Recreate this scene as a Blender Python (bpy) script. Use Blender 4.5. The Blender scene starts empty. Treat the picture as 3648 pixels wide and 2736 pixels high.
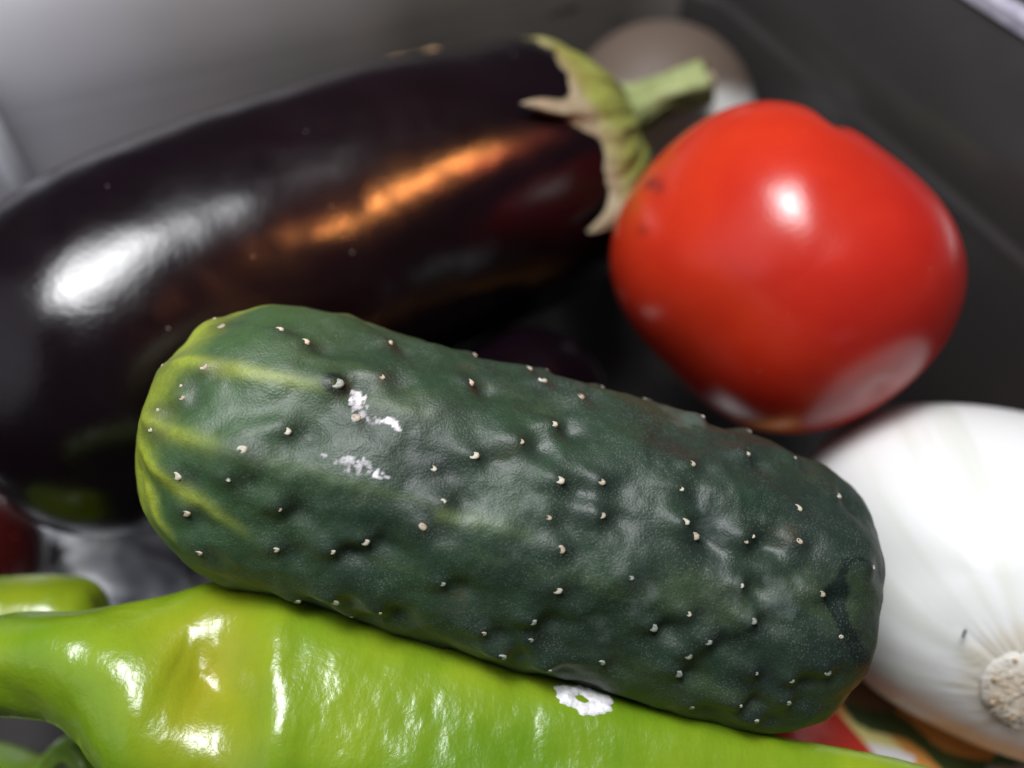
import bpy, bmesh, math, random
import numpy as np
from mathutils import Vector, Matrix

# ------------------------------------------------------------------ camera
# all lengths below are centimetres; CM turns them into metres
CM = 0.01
scene = bpy.context.scene
PITCH = 52.0
cam_data = bpy.data.cameras.new('camera')
cam = bpy.data.objects.new('camera', cam_data)
scene.collection.objects.link(cam)
cam.location = (0, 0, 18 * CM)
cam.rotation_euler = (math.radians(90 - PITCH), 0, 0)
cam_data.sensor_width = 36
cam_data.lens = 28.8
cam_data.clip_start = 0.005
cam_data.clip_end = 20
cam_data.dof.use_dof = True
cam_data.dof.focus_distance = 11.2 * CM
cam_data.dof.aperture_fstop = 7.5
scene.camera = cam

# ------------------------------------------------------------------ light
world = bpy.data.worlds.new('World')
scene.world = world
world.use_nodes = True
bg = world.node_tree.nodes['Background']
bg.inputs['Color'].default_value = (0.86, 0.9, 1.0, 1)
bg.inputs['Strength'].default_value = 0.045

def area(name, frm, to, size, power, color, shape='DISK', size_y=None, spread=180):
    l = bpy.data.lights.new(name, 'AREA')
    l.shape = shape
    l.size = size * CM
    if size_y: l.size_y = size_y * CM
    l.energy = power
    l.color = color
    l.spread = math.radians(spread)
    o = bpy.data.objects.new(name, l)
    o.location = Vector(frm) * CM
    o.rotation_euler = (Vector(to) - Vector(frm)).to_track_quat('-Z', 'Y').to_euler()
    scene.collection.objects.link(o)
    return o
area('fridge_lamp', (-11, 10, 63), (0, 10, 4), 27, 3.6, (0.96, 0.975, 1.0), 'RECTANGLE', 32)
area('fridge_lamp_core', (-11, 10, 61), (0, 10, 4), 11, 1.9, (0.97, 0.98, 1.0), 'RECTANGLE', 14)
area('warm_streak_fill', (10.4, 11.0, 23.5), (-3.8, 13.3, 7.0), 9.5, 0.0085, (1.0, 0.40, 0.10), 'RECTANGLE', 2.0, 14)  # near stand-in added for the room's warm lamp, narrowed onto the aubergine
area('red_halo_fill', (10.4, 10.6, 23.9), (-3.8, 13.3, 7.0), 12, 0.0045, (1.0, 0.16, 0.08), 'RECTANGLE', 6, 14)  # unseen red light added to give the warm streak its halo
area('side_fill', (-36, 2, 24), (-11, 20, 4), 44, 0.1, (0.9, 0.88, 1.0), 'DISK', None, 100)  # unseen soft fill added to brighten the left of the back wall

vs = scene.view_settings
vs.view_transform = 'Standard'
vs.look = 'None'
vs.exposure = 0.0
vs.gamma = 1.0
scene.cycles.use_denoising = True

# ------------------------------------------------------------------ geometry helpers
#GEO-BEGIN
def hash3(ix, iy, iz, seed):
    h = (ix * 374761393 + iy * 668265263 + iz * 2147483647 + seed * 974711) & 0xFFFFFFFF
    h = ((h ^ (h >> 13)) * 1274126177) & 0xFFFFFFFF
    h = h ^ (h >> 16)
    return (h & 0xFFFF) / 32767.5 - 1.0

def vnoise(P, seed=0):
    P = np.asarray(P, float)
    F = np.floor(P); I = F.astype(np.int64); f = P - F
    f = f * f * f * (f * (f * 6 - 15) + 10)
    out = 0
    for dx in (0, 1):
        wx = f[..., 0] if dx else 1 - f[..., 0]
        for dy in (0, 1):
            wy = f[..., 1] if dy else 1 - f[..., 1]
            for dz in (0, 1):
                wz = f[..., 2] if dz else 1 - f[..., 2]
                out = out + wx * wy * wz * hash3(I[..., 0] + dx, I[..., 1] + dy, I[..., 2] + dz, seed)
    return out

def fbm(P, seed=0, octaves=4):
    a, t, P = 1.0, 0, np.asarray(P, float)
    for k in range(octaves):
        t = t + a * vnoise(P, seed + k * 17)
        P = P * 2.03 + 5.1
        a *= 0.5
    return t

def sstep(a, b, x):
    t = np.clip((x - a) / (b - a), 0, 1)
    return t * t * (3 - 2 * t)

def smooth_curve(pts, n=400):
    P = np.array(pts, float)
    if len(P) == 2: P = np.array([P[0], P[0] * .67 + P[1] * .33, P[0] * .33 + P[1] * .67, P[1]])
    Q = np.vstack([2 * P[0] - P[1], P, 2 * P[-1] - P[-2]])
    out = []
    for i in range(len(P) - 1):
        p0, p1, p2, p3 = Q[i:i + 4]
        t = np.linspace(0, 1, 60, endpoint=False)[:, None]
        out.append(0.5 * (2 * p1 + (p2 - p0) * t + (2 * p0 - 5 * p1 + 4 * p2 - p3) * t ** 2 + (3 * p1 - p0 - 3 * p2 + p3) * t ** 3))
    out.append(P[-1:])
    C = np.vstack(out)
    d = np.r_[0, np.cumsum(np.linalg.norm(np.diff(C, axis=0), axis=1))]
    s = np.linspace(0, d[-1], n)
    return np.stack([np.interp(s, d, C[:, k]) for k in range(3)], 1), s

class Sweep:
    """a round body along a curved axis: radius table, rounded ends, any extra displacement"""
    def __init__(self, axis, rad, cap=(1, 1), pw=(2, 2), ref=(0, 0, 1), squash=(1, 1)):
        self.C, self.s = smooth_curve(axis)
        self.L = self.s[-1]
        T = np.gradient(self.C, self.s, axis=0)
        for _ in range(3):
            T = np.vstack([T[:1], (T[:-2] + T[1:-1] + T[2:]) / 3, T[-1:]])
        self.T = T / np.linalg.norm(T, axis=1)[:, None]
        N = np.array(ref, float) - self.T * (self.T @ np.array(ref, float))[:, None]
        self.N = N / np.linalg.norm(N, axis=1)[:, None]
        self.B = np.cross(self.T, self.N)
        R, rs = smooth_curve([(a * self.L, b, 0) for a, b in rad])
        self.rt = np.interp(self.s, R[:, 0], R[:, 1])
        self.cap, self.pw, self.squash = cap, pw, squash
    def radius(self, s):
        r = np.interp(s, self.s, self.rt)
        a = np.clip(1 - s / self.cap[0], 0, 1); b = np.clip(1 - (self.L - s) / self.cap[1], 0, 1)
        r = r * (1 - a ** self.pw[0]) ** (1 / self.pw[0]) * (1 - b ** self.pw[1]) ** (1 / self.pw[1])
        return r
    def frame(self, s):
        ip = lambda A: np.stack([np.interp(s, self.s, A[:, k]) for k in range(3)], -1)
        return ip(self.C), ip(self.T), ip(self.N), ip(self.B)
    def eval(self, s, th, off=0.0):
        s = np.clip(np.asarray(s, float), 1e-4, self.L - 1e-4); th = np.asarray(th, float)
        C, T, N, B = self.frame(s)
        r = self.radius(s)
        e = 1e-3
        dr = (self.radius(np.clip(s + e, 0, self.L)) - self.radius(np.clip(s - e, 0, self.L))) / (2 * e)
        k = 1 / np.sqrt(1 + dr * dr)
        rad = np.cos(th)[..., None] * N * self.squash[0] + np.sin(th)[..., None] * B * self.squash[1]
        nrm = rad * k[..., None] - T * (dr * k)[..., None]
        nrm /= np.linalg.norm(nrm, axis=-1)[..., None]
        P = C + rad * r[..., None]
        return P + nrm * np.asarray(off)[..., None], nrm
    def rings(self, ns, nc):
        a, b = self.cap
        ph = np.linspace(0, math.pi / 2, nc + 1)
        return np.r_[a * (1 - np.cos(ph))[1:], np.linspace(a, self.L - b, ns)[1:-1], self.L - b * (1 - np.cos(ph[::-1]))[:-1]]
    def grid(self, ns, nc, nt):
        S = self.rings(ns, nc)
        TH = np.linspace(-math.pi, math.pi, nt, endpoint=False)
        return np.meshgrid(S, TH, indexing='ij')
#GEO-END

def quads_closed(ns, nt):
    i = np.arange(ns - 1)[:, None]; j = np.arange(nt)[None, :]; j2 = (j + 1) % nt
    return np.stack([i * nt + j, (i + 1) * nt + j, (i + 1) * nt + j2, i * nt + j2], -1).reshape(-1, 4)

def quads_open(ns, nt):
    i = np.arange(ns - 1)[:, None]; j = np.arange(nt - 1)[None, :]
    return np.stack([i * nt + j, (i + 1) * nt + j, (i + 1) * nt + j + 1, i * nt + j + 1], -1).reshape(-1, 4)

def mesh_np(name, V, quads, tris=None, col=None, smooth=True, base=(0, 0, 0)):
    V = (np.asarray(V, float).reshape(-1, 3) - np.array(base)) * CM
    me = bpy.data.meshes.new(name)
    nq = len(quads); nt = 0 if tris is None else len(tris)
    me.vertices.add(len(V)); me.vertices.foreach_set('co', V.astype(np.float32).ravel())
    loops = np.asarray(quads).ravel() if nt == 0 else np.r_[np.asarray(quads).ravel(), np.asarray(tris).ravel()]
    me.loops.add(len(loops)); me.loops.foreach_set('vertex_index', loops.astype(np.int32))
    me.polygons.add(nq + nt)
    st = np.arange(nq) * 4
    if nt: st = np.r_[st, nq * 4 + np.arange(nt) * 3]
    me.polygons.foreach_set('loop_start', st.astype(np.int32))
    me.polygons.foreach_set('use_smooth', np.full(nq + nt, smooth))
    me.update(calc_edges=True); me.validate()
    if col is not None:
        a = me.color_attributes.new('Col', 'FLOAT_COLOR', 'POINT')
        c = np.ones((len(V), 4), np.float32); c[:, :3] = np.asarray(col).reshape(-1, 3)
        a.data.foreach_set('color', c.ravel())
    return me

def link(name, me, mat, parent=None):
    o = bpy.data.objects.new(name, me)
    scene.collection.objects.link(o)
    if mat and not me.materials: me.materials.append(mat)
    if parent is not None: o.parent = parent
    return o

def empty(name, loc):
    o = bpy.data.objects.new(name, None)
    o.empty_display_size = 0.01
    o.location = Vector(loc) * CM
    scene.collection.objects.link(o)
    return o

def tag(o, label=None, cat=None, group=None, kind=None):
    if label: o['label'] = label
    if cat: o['category'] = cat
    if group: o['group'] = group
    if kind: o['kind'] = kind
    return o

def body(name, sw, ns, nc, nt, mat, parent, base, disp=None, colf=None):
    """closed sweep mesh; disp(S,TH,P)->offset, colf(S,TH,P,off)->rgb"""
    S, TH = sw.grid(ns, nc, nt)
    P, _ = sw.eval(S, TH)
    off = disp(S, TH, P) if disp else np.zeros_like(S)
    # close the seam and calm the two poles
    P, _ = sw.eval(S, TH, off)
    e0 = P[0].mean(0); e1 = P[-1].mean(0)
    p0 = sw.C[0] * .5 + e0 * .5; p1 = sw.C[-1] * .5 + e1 * .5
    V = np.vstack([P.reshape(-1, 3), p0, p1])
    n, m = S.shape
    q = quads_closed(n, m)
    j = np.arange(m); j2 = (j + 1) % m
    tr = np.vstack([np.stack([np.full(m, n * m), j, j2], 1), np.stack([np.full(m, n * m + 1), (n - 1) * m + j2, (n - 1) * m + j], 1)])
    col = None
    if colf is not None:
        c = colf(S, TH, P, off)
        col = np.vstack([c.reshape(-1, 3), c[0].mean(0), c[-1].mean(0)])
    # orientation: make faces point outward
    a, b, c3 = V[q[len(q) // 2][0]], V[q[len(q) // 2][1]], V[q[len(q) // 2][2]]
    ctr = sw.C[len(sw.C) // 2]
    if np.dot(np.cross(b - a, c3 - a), a - ctr) < 0:
        q = q[:, ::-1]; tr = tr[:, ::-1]
    return link(name, mesh_np(name, V, q, tr, col, base=base), mat, parent)

def blob(name, ctr, frame, R, sil, depth, n, mat, parent, base, disp=None, colf=None, shear=0.0):
    """a round fruit about ctr; sil = outline radii about the frame's third axis"""
    e1, e2, e3 = frame
    th = np.linspace(0, math.pi, n // 2 + 1)[1:-1]
    ph = np.linspace(-math.pi, math.pi, n, endpoint=False)
    TH, PH = np.meshgrid(th, ph, indexing='ij')
    ang = np.array([a for a, r in sil]); rr = np.array([r for a, r in sil])
    # closed smooth interpolation by Fourier fit
    K = min(5, (len(ang) - 1) // 2)
    A = np.hstack([np.ones((len(ang), 1))] + [np.stack([np.cos(k * ang), np.sin(k * ang)], 1) for k in range(1, K + 1)])
    w = np.linalg.lstsq(A.T @ A + 0.02 * np.diag([0] + [k * k for k in range(1, K + 1) for _ in (0, 1)]), A.T @ rr, rcond=None)[0]
    def rho(p):
        B = [np.ones_like(p)]
        for k in range(1, K + 1): B += [np.cos(k * p), np.sin(k * p)]
        return sum(b * c for b, c in zip(B, w))
    sn = np.sin(TH)
    r = R * (1 + (rho(PH) - 1) * sn ** 1.5)
    D = (sn * np.cos(PH))[..., None] * e1 + (sn * np.sin(PH))[..., None] * e2 + (np.cos(TH) * depth)[..., None] * e3
    P = ctr + D * r[..., None]
    if shear: P = P + (np.cos(TH) * R * shear)[..., None] * e1
    Dn = D / np.linalg.norm(D, axis=-1)[..., None]
    off = disp(D, P) if disp else np.zeros_like(TH)
    P = P + Dn * off[..., None]
    p0 = P[0].mean(0); p1 = P[-1].mean(0)
    V = np.vstack([P.reshape(-1, 3), p0, p1])
    nn, m = TH.shape
    q = quads_closed(nn, m)
    j = np.arange(m); j2 = (j + 1) % m
    tr = np.vstack([np.stack([np.full(m, nn * m), j, j2], 1), np.stack([np.full(m, nn * m + 1), (nn - 1) * m + j2, (nn - 1) * m + j], 1)])
    col = None
    if colf is not None:
        c = colf(D, P)
        col = np.vstack([c.reshape(-1, 3), c[0].mean(0), c[-1].mean(0)])
    o = link(name, mesh_np(name, V, q, tr, col, base=base), mat, parent)

    return o

def view_frame(ctr):
    """axes at a point: to the right, upward, towards the camera"""
    a = np.array([0, 0, 18.0]) - ctr; a /= np.linalg.norm(a)
    e1 = np.array([1.0, 0, 0]); e1 -= a * (e1 @ a); e1 /= np.linalg.norm(e1)
    return e1, np.cross(a, e1), a

def lerp3(a, b, t):
    return np.asarray(a) * (1 - t[..., None]) + np.asarray(b) * t[..., None]

# ------------------------------------------------------------------ materials
class Mat:
    def __init__(self, name, rough=0.5, base=(0.5, 0.5, 0.5), **kw):
        self.m = bpy.data.materials.new(name); self.m.use_nodes = True
        self.nt = self.m.node_tree; self.n = self.nt.nodes; self.l = self.nt.links
        self.b = self.n['Principled BSDF']
        self.b.inputs['Base Color'].default_value = (*base, 1)
        self.b.inputs['Roughness'].default_value = rough
        for k, v in kw.items(): self.b.inputs[k.replace('_', ' ')].default_value = v
        tc = self.n.new('ShaderNodeTexCoord'); mp = self.n.new('ShaderNodeMapping')
        mp.inputs['Scale'].default_value = (100, 100, 100)
        self.l.new(tc.outputs['Object'], mp.inputs['Vector'])
        self.vec = mp.outputs['Vector']
    def noise(self, scale, detail=3, rough=0.5, vec=None, stretch=None):
        n = self.n.new('ShaderNodeTexNoise')
        n.inputs['Scale'].default_value = scale; n.inputs['Detail'].default_value = detail; n.inputs['Roughness'].default_value = rough
        v = vec or self.vec
        if stretch:
            mp = self.n.new('ShaderNodeMapping'); mp.inputs['Scale'].default_value = stretch[:3]
            if len(stretch) > 3: mp.inputs['Rotation'].default_value = (0, 0, stretch[3])
            self.l.new(v, mp.inputs['Vector']); v = mp.outputs['Vector']
        self.l.new(v, n.inputs['Vector'])
        return n.outputs['Fac']
    def voro(self, scale, rnd=1.0):
        n = self.n.new('ShaderNodeTexVoronoi'); n.inputs['Scale'].default_value = scale
        n.inputs['Randomness'].default_value = rnd
        self.l.new(self.vec, n.inputs['Vector'])
        return n
    def ramp(self, fac, stops):
        r = self.n.new('ShaderNodeValToRGB')
        el = r.color_ramp.elements
        while len(el) < len(stops): el.new(0.5)
        for e, (p, c) in zip(el, stops):
            e.position = p; e.color = (*c, 1) if hasattr(c, '__len__') else (c, c, c, 1)
        self.l.new(fac, r.inputs['Fac'])
        return r.outputs['Color']
    def mix(self, fac, a, b, mode='MIX'):
        m = self.n.new('ShaderNodeMix'); m.data_type = 'RGBA'; m.blend_type = mode
        for k, v in ((0, fac), (6, a), (7, b)):
            if hasattr(v, 'is_linked') or isinstance(v, bpy.types.NodeSocket): self.l.new(v, m.inputs[k])
            elif hasattr(v, '__len__'): m.inputs[k].default_value = (*v, 1)
            else: m.inputs[k].default_value = v
        return m.outputs[2]
    def math(self, op, a, b=0.0):
        m = self.n.new('ShaderNodeMath'); m.operation = op
        for k, v in ((0, a), (1, b)):
            if isinstance(v, bpy.types.NodeSocket): self.l.new(v, m.inputs[k])
            else: m.inputs[k].default_value = v
        return m.outputs[0]
    def attr(self):
        a = self.n.new('ShaderNodeAttribute'); a.attribute_name = 'Col'
        return a.outputs['Color']
    def set(self, name, sock):
        self.l.new(sock, self.b.inputs[name])
    def bump(self, h, dist, strength=1.0, prev=None):
        b = self.n.new('ShaderNodeBump'); b.inputs['Distance'].default_value = dist * CM
        b.inputs['Strength'].default_value = strength
        self.l.new(h, b.inputs['Height'])
        if prev is not None: self.l.new(prev, b.inputs['Normal'])
        self.l.new(b.outputs['Normal'], self.b.inputs['Normal'])
        return b.outputs['Normal']

# cucumber skin: vertex colours hold the big pattern, the nodes add grain and bloom
mc = Mat('cucumber_skin', 0.42)
c = mc.attr()
g = mc.noise(9, 5, 0.65)
c = mc.mix(mc.ramp(g, [(0.3, 0.0), (0.75, 0.55)]), c, mc.mix(1.0, c, (1.9, 1.75, 1.8), 'MULTIPLY'))
fl = mc.voro(26)
bl = mc.noise(1.6, 4, 0.6)
flm = mc.math('MULTIPLY', mc.ramp(fl.outputs['Distance'], [(0.12, 1.0), (0.38, 0.0)]), mc.ramp(bl, [(0.40, 0.18), (0.66, 0.85)]))
c = mc.mix(flm, c, (0.095, 0.12, 0.095))
mc.set('Base Color', c)
mc.set('Roughness', mc.ramp(bl, [(0.35, 0.46), (0.7, 0.6)]))
nb = mc.bump(mc.noise(34, 2, 0.5), 0.009, 0.7)
nb = mc.bump(mc.voro(20).outputs['Distance'], 0.005, 0.5, nb)
mc.bump(mc.noise(4, 2, 0.5), 0.012, 0.2, nb)
mc.b.inputs['Specular IOR Level'].default_value = 0.5
M_CUC = mc.m

def spine_mat(name, col, rim):
    m = Mat(name, 0.6)
    m.set('Base Color', m.mix(m.ramp(m.noise(30, 2), [(0.35, 0.0), (0.7, 1.0)]), col, rim))
    return m.m
M_SP = [spine_mat('spine_cream', (0.60, 0.57, 0.47), (0.42, 0.38, 0.28)), spine_mat('spine_tan', (0.50, 0.43, 0.33), (0.30, 0.24, 0.16)),
        spine_mat('spine_grey', (0.36, 0.38, 0.33), (0.20, 0.22, 0.18))]

ma = Mat('aubergine_skin', 0.2, (0.006, 0.003, 0.006), Specular_IOR_Level=0.42)
sp = ma.voro(1.15)
spk = ma.ramp(sp.outputs['Distance'], [(0.016, 1.0), (0.026, 0.0)])
ma.set('Base Color', ma.mix(spk, ma.ramp(ma.noise(0.5, 3), [(0.3, (0.003, 0.0015, 0.0025)), (0.7, (0.005, 0.002, 0.004))]), (0.32, 0.29, 0.24)))
ma.set('Roughness', ma.ramp(ma.noise(1.2, 3), [(0.35, 0.19), (0.7, 0.26)]))
nb = ma.bump(ma.noise(9, 3, 0.6), 0.008, 0.6)
ma.bump(spk, 0.03, 0.6, nb)
M_AUB = ma.m

mt = Mat('tomato_skin', 0.25)
c = mt.attr()
c = mt.mix(mt.ramp(mt.noise(1.4, 4), [(0.35, 0.0), (0.7, 0.35)]), c, mt.mix(1.0, c, (1.2, 1.7, 1.5), 'MULTIPLY'))
sp = mt.voro(1.7)
c = mt.mix(mt.ramp(sp.outputs['Distance'], [(0.022, 0.7), (0.045, 0.0)]), c, (0.6, 0.25, 0.13))
mt.set('Base Color', c)
mt.b.inputs['Subsurface Weight'].default_value = 0.25
mt.b.inputs['Subsurface Radius'].default_value = (1, 0.15, 0.06)
mt.b.inputs['Subsurface Scale'].default_value = 0.004
mt.bump(mt.noise(16, 2, 0.5), 0.005, 0.6)
M_TOM = mt.m

mp_ = Mat('pepper_skin', 0.24)
c = mp_.attr()
c = mp_.mix(mp_.ramp(mp_.noise(0.9, 4, 0.6), [(0.35, 0.0), (0.7, 0.6)]), c, mp_.mix(1.0, c, (0.62, 0.82, 0.7), 'MULTIPLY'))
mp_.set('Base Color', c)
mp_.b.inputs['Subsurface Weight'].default_value = 0.12
mp_.b.inputs['Subsurface Radius'].default_value = (0.6, 1, 0.1)
mp_.b.inputs['Subsurface Scale'].default_value = 0.004
nb = mp_.bump(mp_.noise(2.2, 3, 0.5, stretch=(1.4, 0.6, 0.8, 0.3)), 0.04, 0.6)
mp_.bump(mp_.noise(6.5, 3, 0.6), 0.014, 0.7, nb)
M_PEP = mp_.m

mo = Mat('onion_skin', 0.36, Specular_IOR_Level=0.35)
mo.set('Base Color', mo.attr())
mo.b.inputs['Subsurface Weight'].default_value = 0.25
mo.b.inputs['Subsurface Radius'].default_value = (1, 0.9, 0.8)
mo.b.inputs['Subsurface Scale'].default_value = 0.004
mo.bump(mo.noise(3, 3), 0.008, 0.5)
M_ONI = mo.m
mo2 = Mat('rear_onion_skin', 0.6)
mo2.set('Base Color', mo2.attr())
mo2.bump(mo2.noise(3, 3), 0.02, 0.5)
M_ONI2 = mo2.m

mr = Mat('onion_root', 0.75)
mr.set('Base Color', mr.attr())
mr.bump(mr.noise(14, 4, 0.7), 0.03, 0.7)
M_ROOT = mr.m

mk = Mat('calyx_skin', 0.55)
c = mk.attr()
c = mk.mix(mk.ramp(mk.noise(3.5, 4, 0.65), [(0.35, 0.0), (0.7, 0.7)]), c, mk.mix(1.0, c, (0.62, 0.6, 0.45), 'MULTIPLY'))
mk.set('Base Color', c)
mk.bump(mk.noise(5, 4, 0.6), 0.08, 0.9)
M_CAL = mk.m

mw = Mat('drawer_plastic', 0.2, (0.028, 0.025, 0.025))
mw.set('Roughness', mw.ramp(mw.noise(0.4, 3), [(0.3, 0.16), (0.7, 0.27)]))
mw.bump(mw.noise(0.35, 2), 0.05, 0.5)
M_WALL = mw.m
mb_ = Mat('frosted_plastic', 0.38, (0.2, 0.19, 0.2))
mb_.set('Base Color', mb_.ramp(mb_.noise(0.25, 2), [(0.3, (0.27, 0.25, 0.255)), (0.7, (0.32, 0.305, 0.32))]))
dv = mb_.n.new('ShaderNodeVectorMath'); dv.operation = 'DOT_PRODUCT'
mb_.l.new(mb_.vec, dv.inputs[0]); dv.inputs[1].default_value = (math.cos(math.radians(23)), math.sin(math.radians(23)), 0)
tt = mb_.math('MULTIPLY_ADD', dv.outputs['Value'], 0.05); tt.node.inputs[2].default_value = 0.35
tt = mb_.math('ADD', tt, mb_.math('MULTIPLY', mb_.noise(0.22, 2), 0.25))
mb_.set('Base Color', mb_.ramp(tt, [(0.25, (0.33, 0.32, 0.345)), (0.55, (0.20, 0.185, 0.185)), (0.85, (0.085, 0.077, 0.068))]))  # light on the wall, fading to the right, is put into the colour
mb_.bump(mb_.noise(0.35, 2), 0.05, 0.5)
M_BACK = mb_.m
mw2 = Mat('clear_lip', 0.3, (0.40, 0.38, 0.46))
mw2.set('Base Color', mw2.ramp(mw2.noise(3, 4), [(0.3, (0.30, 0.28, 0.36)), (0.7, (0.50, 0.48, 0.56))]))
M_LIP = mw2.m
mg = Mat('grey_rib', 0.3, (0.30, 0.30, 0.33))
mg.set('Base Color', mg.ramp(mg.noise(1, 2), [(0.3, (0.5, 0.5, 0.55)), (0.7, (0.6, 0.6, 0.65))]))
M_RIB = mg.m
mf = Mat('fridge_liner', 0.5, (0.10, 0.07, 0.075))
mf.set('Base Color', mf.ramp(mf.noise(0.3, 2), [(0.3, (0.09, 0.06, 0.07)), (0.7, (0.12, 0.085, 0.09))]))
M_LINER = mf.m
mbg = Mat('bag_film', 0.3, (0.25, 0.26, 0.30))
mbg.set('Base Color', mbg.ramp(mbg.noise(0.7, 4), [(0.36, (0.22, 0.23, 0.27)), (0.64, (0.82, 0.82, 0.84))]))
M_BAG = mbg.m
mpk = Mat('packet_print', 0.32)
mpk.set('Base Color', mpk.attr())
mpk.bump(mpk.noise(1.5, 3), 0.03, 0.5)
M_PACK = mpk.m
mfl = Mat('dry_white_film', 0.7, (0.75, 0.74, 0.75))
mfl.set('Base Color', mfl.ramp(mfl.noise(9, 4, 0.65), [(0.3, (0.5, 0.49, 0.5)), (0.6, (0.8, 0.79, 0.8))]))
mfl.bump(mfl.noise(9, 4, 0.65), 0.03, 1.0)
M_FILM = mfl.m
mcr = Mat('black_crumb', 0.6, (0.012, 0.011, 0.012))
mcr.set('Base Color', mcr.ramp(mcr.noise(40, 2), [(0.3, (0.008, 0.008, 0.008)), (0.7, (0.03, 0.028, 0.026))]))
M_CRUMB = mcr.m

# ------------------------------------------------------------------ fridge and drawer
YAW = math.radians(23)
D1 = np.array([-math.sin(YAW), math.cos(YAW), 0]); D2 = np.array([math.cos(YAW), math.sin(YAW), 0])
def st(s, t, z): return D1 * s + D2 * t + np.array([0, 0, z])

def box_st(s0, s1, t0, t1, z0, z1, name, mat, parent=None, base=(0, 0, 0), bev=0.0):
    bm = bmesh.new()
    vs_ = [bm.verts.new(Vector((st(s, t, z) - np.array(base)) * CM)) for s in (s0, s1) for t in (t0, t1) for z in (z0, z1)]
    for f in ((0, 1, 3, 2), (4, 6, 7, 5), (0, 4, 5, 1), (2, 3, 7, 6), (0, 2, 6, 4), (1, 5, 7, 3)):
        bm.faces.new([vs_[i] for i in f])
    bmesh.ops.recalc_face_normals(bm, faces=bm.faces[:])
    if bev: bmesh.ops.bevel(bm, geom=bm.edges[:], offset=bev * CM, segments=3, affect='EDGES')
    me = bpy.data.meshes.new(name); bm.to_mesh(me); bm.free()
    for p in me.polygons: p.use_smooth = bev > 0
    return link(name, me, mat, parent)

shelf = box_st(-40, 40, -45, 45, -4.5, -1.85, 'shelf', M_LINER); tag(shelf, kind='structure')
lin = box_st(-40, 40, 19.3, 21, -1.85, 11, 'fridge_wall', M_LINER); tag(lin, kind='structure')

S0, S1, T0, T1 = -14.0, 22.3, -17.0, 15.6
dbase = st((S0 + S1) / 2, (T0 + T1) / 2, -1.8)
drawer = empty('crisper_drawer', dbase)
tag(drawer, 'dark translucent plastic fridge drawer holding all the vegetables', 'drawer')
def loop_pts(ot, os_, z, rc=2.0, k=10):
    """rounded rectangle: ot widens the left and right sides, os_ the back and front"""
    pts = []
    s0, s1, t0, t1 = S0 - os_, S1 + os_, T0 - ot, T1 + ot
    r = rc + min(ot, os_)
    for (cs, ct, q) in ((s1 - r, t1 - r, 0), (s1 - r, t0 + r, 1), (s0 + r, t0 + r, 2), (s0 + r, t1 - r, 3)):
        for i in range(k + 1):
            a = math.pi / 2 * (q + i / k)         # 0: +t, 90: +s, 180: -t, 270: -s
            pts.append(st(cs + r * math.sin(a), ct + r * math.cos(a), z))
    return pts
prof = [(-1.2, -1.2, -1.5), (-0.75, -0.75, -1.4), (-0.35, -0.35, -1.08), (-0.2, -0.2, -0.6), (0.0, -0.04, 0.9), (0.22, 0.18, 3.0), (0.38, 0.38, 4.9), (0.42, 0.39, 5.0), (0.52, 0.40, 5.08), (0.58, 0.42, 5.25), (0.85, 0.8, 8.85)]
outer = [(1.1, 1.05, 8.85), (0.9, 0.7, 5.2), (0.75, 0.65, 4.9), (0.3, 0.3, 0.8), (-0.5, -0.5, -1.65), (-1.2, -1.2, -1.8)]
rings_ = [loop_pts(*p) for p in prof + outer]
nl = len(rings_[0]); kc = (nl // 4)
V = np.array(rings_)
def wall_part(name, mat, i0, i1):
    idx = [i % nl for i in range(i0, i1 + 1)]
    W = V[:, idx]
    link(name, mesh_np(name, W.reshape(-1, 3), quads_open(W.shape[0], W.shape[1])[:, ::-1], base=dbase), mat, drawer)
h = kc // 2
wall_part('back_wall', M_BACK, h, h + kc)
wall_part('side_wall', M_WALL, h + kc, h + 2 * kc)
wall_part('front_wall', M_WALL, h + 2 * kc, h + 3 * kc)
wall_part('side_wall', M_WALL, h + 3 * kc, h + 4 * kc)
rim_prof = [(.80, .75, 8.86), (.80, .75, 9.12), (.86, .81, 9.2), (1.14, 1.09, 9.2), (1.22, 1.17, 9.12), (1.22, 1.17, 8.86), (.8, .75, 8.86)]
W = np.array([loop_pts(*p) for p in rim_prof]).reshape(-1, 3)
link('rim', mesh_np('rim', W, quads_closed(len(rim_prof), nl)[:, ::-1], base=dbase, smooth=False), M_LIP, drawer)
box_st(S1 - 0.35, S1 + 0.6, -5.75, -5.1, -1.0, 8.6, 'rib', M_RIB, drawer, dbase, 0.14)
for (sa, ta, za, hw) in [(22.684, 11.366, 4.831, 0.55), (22.622, 14.08, 4.153, 1.0)]:
    box_st(sa - 0.03, sa + 0.3, ta - hw, ta + hw, za - 0.09, za + 0.09, 'vent_slot', M_WALL, drawer, dbase, 0.03)
# bottom panel inside the loop
in_ = loop_pts(-1.19, -1.19, -1.495)
me = bpy.data.meshes.new('bottom')
me.from_pydata([tuple((p - dbase) * CM) for p in in_], [], [list(range(nl))])
link('bottom', me, M_WALL, drawer)

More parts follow.
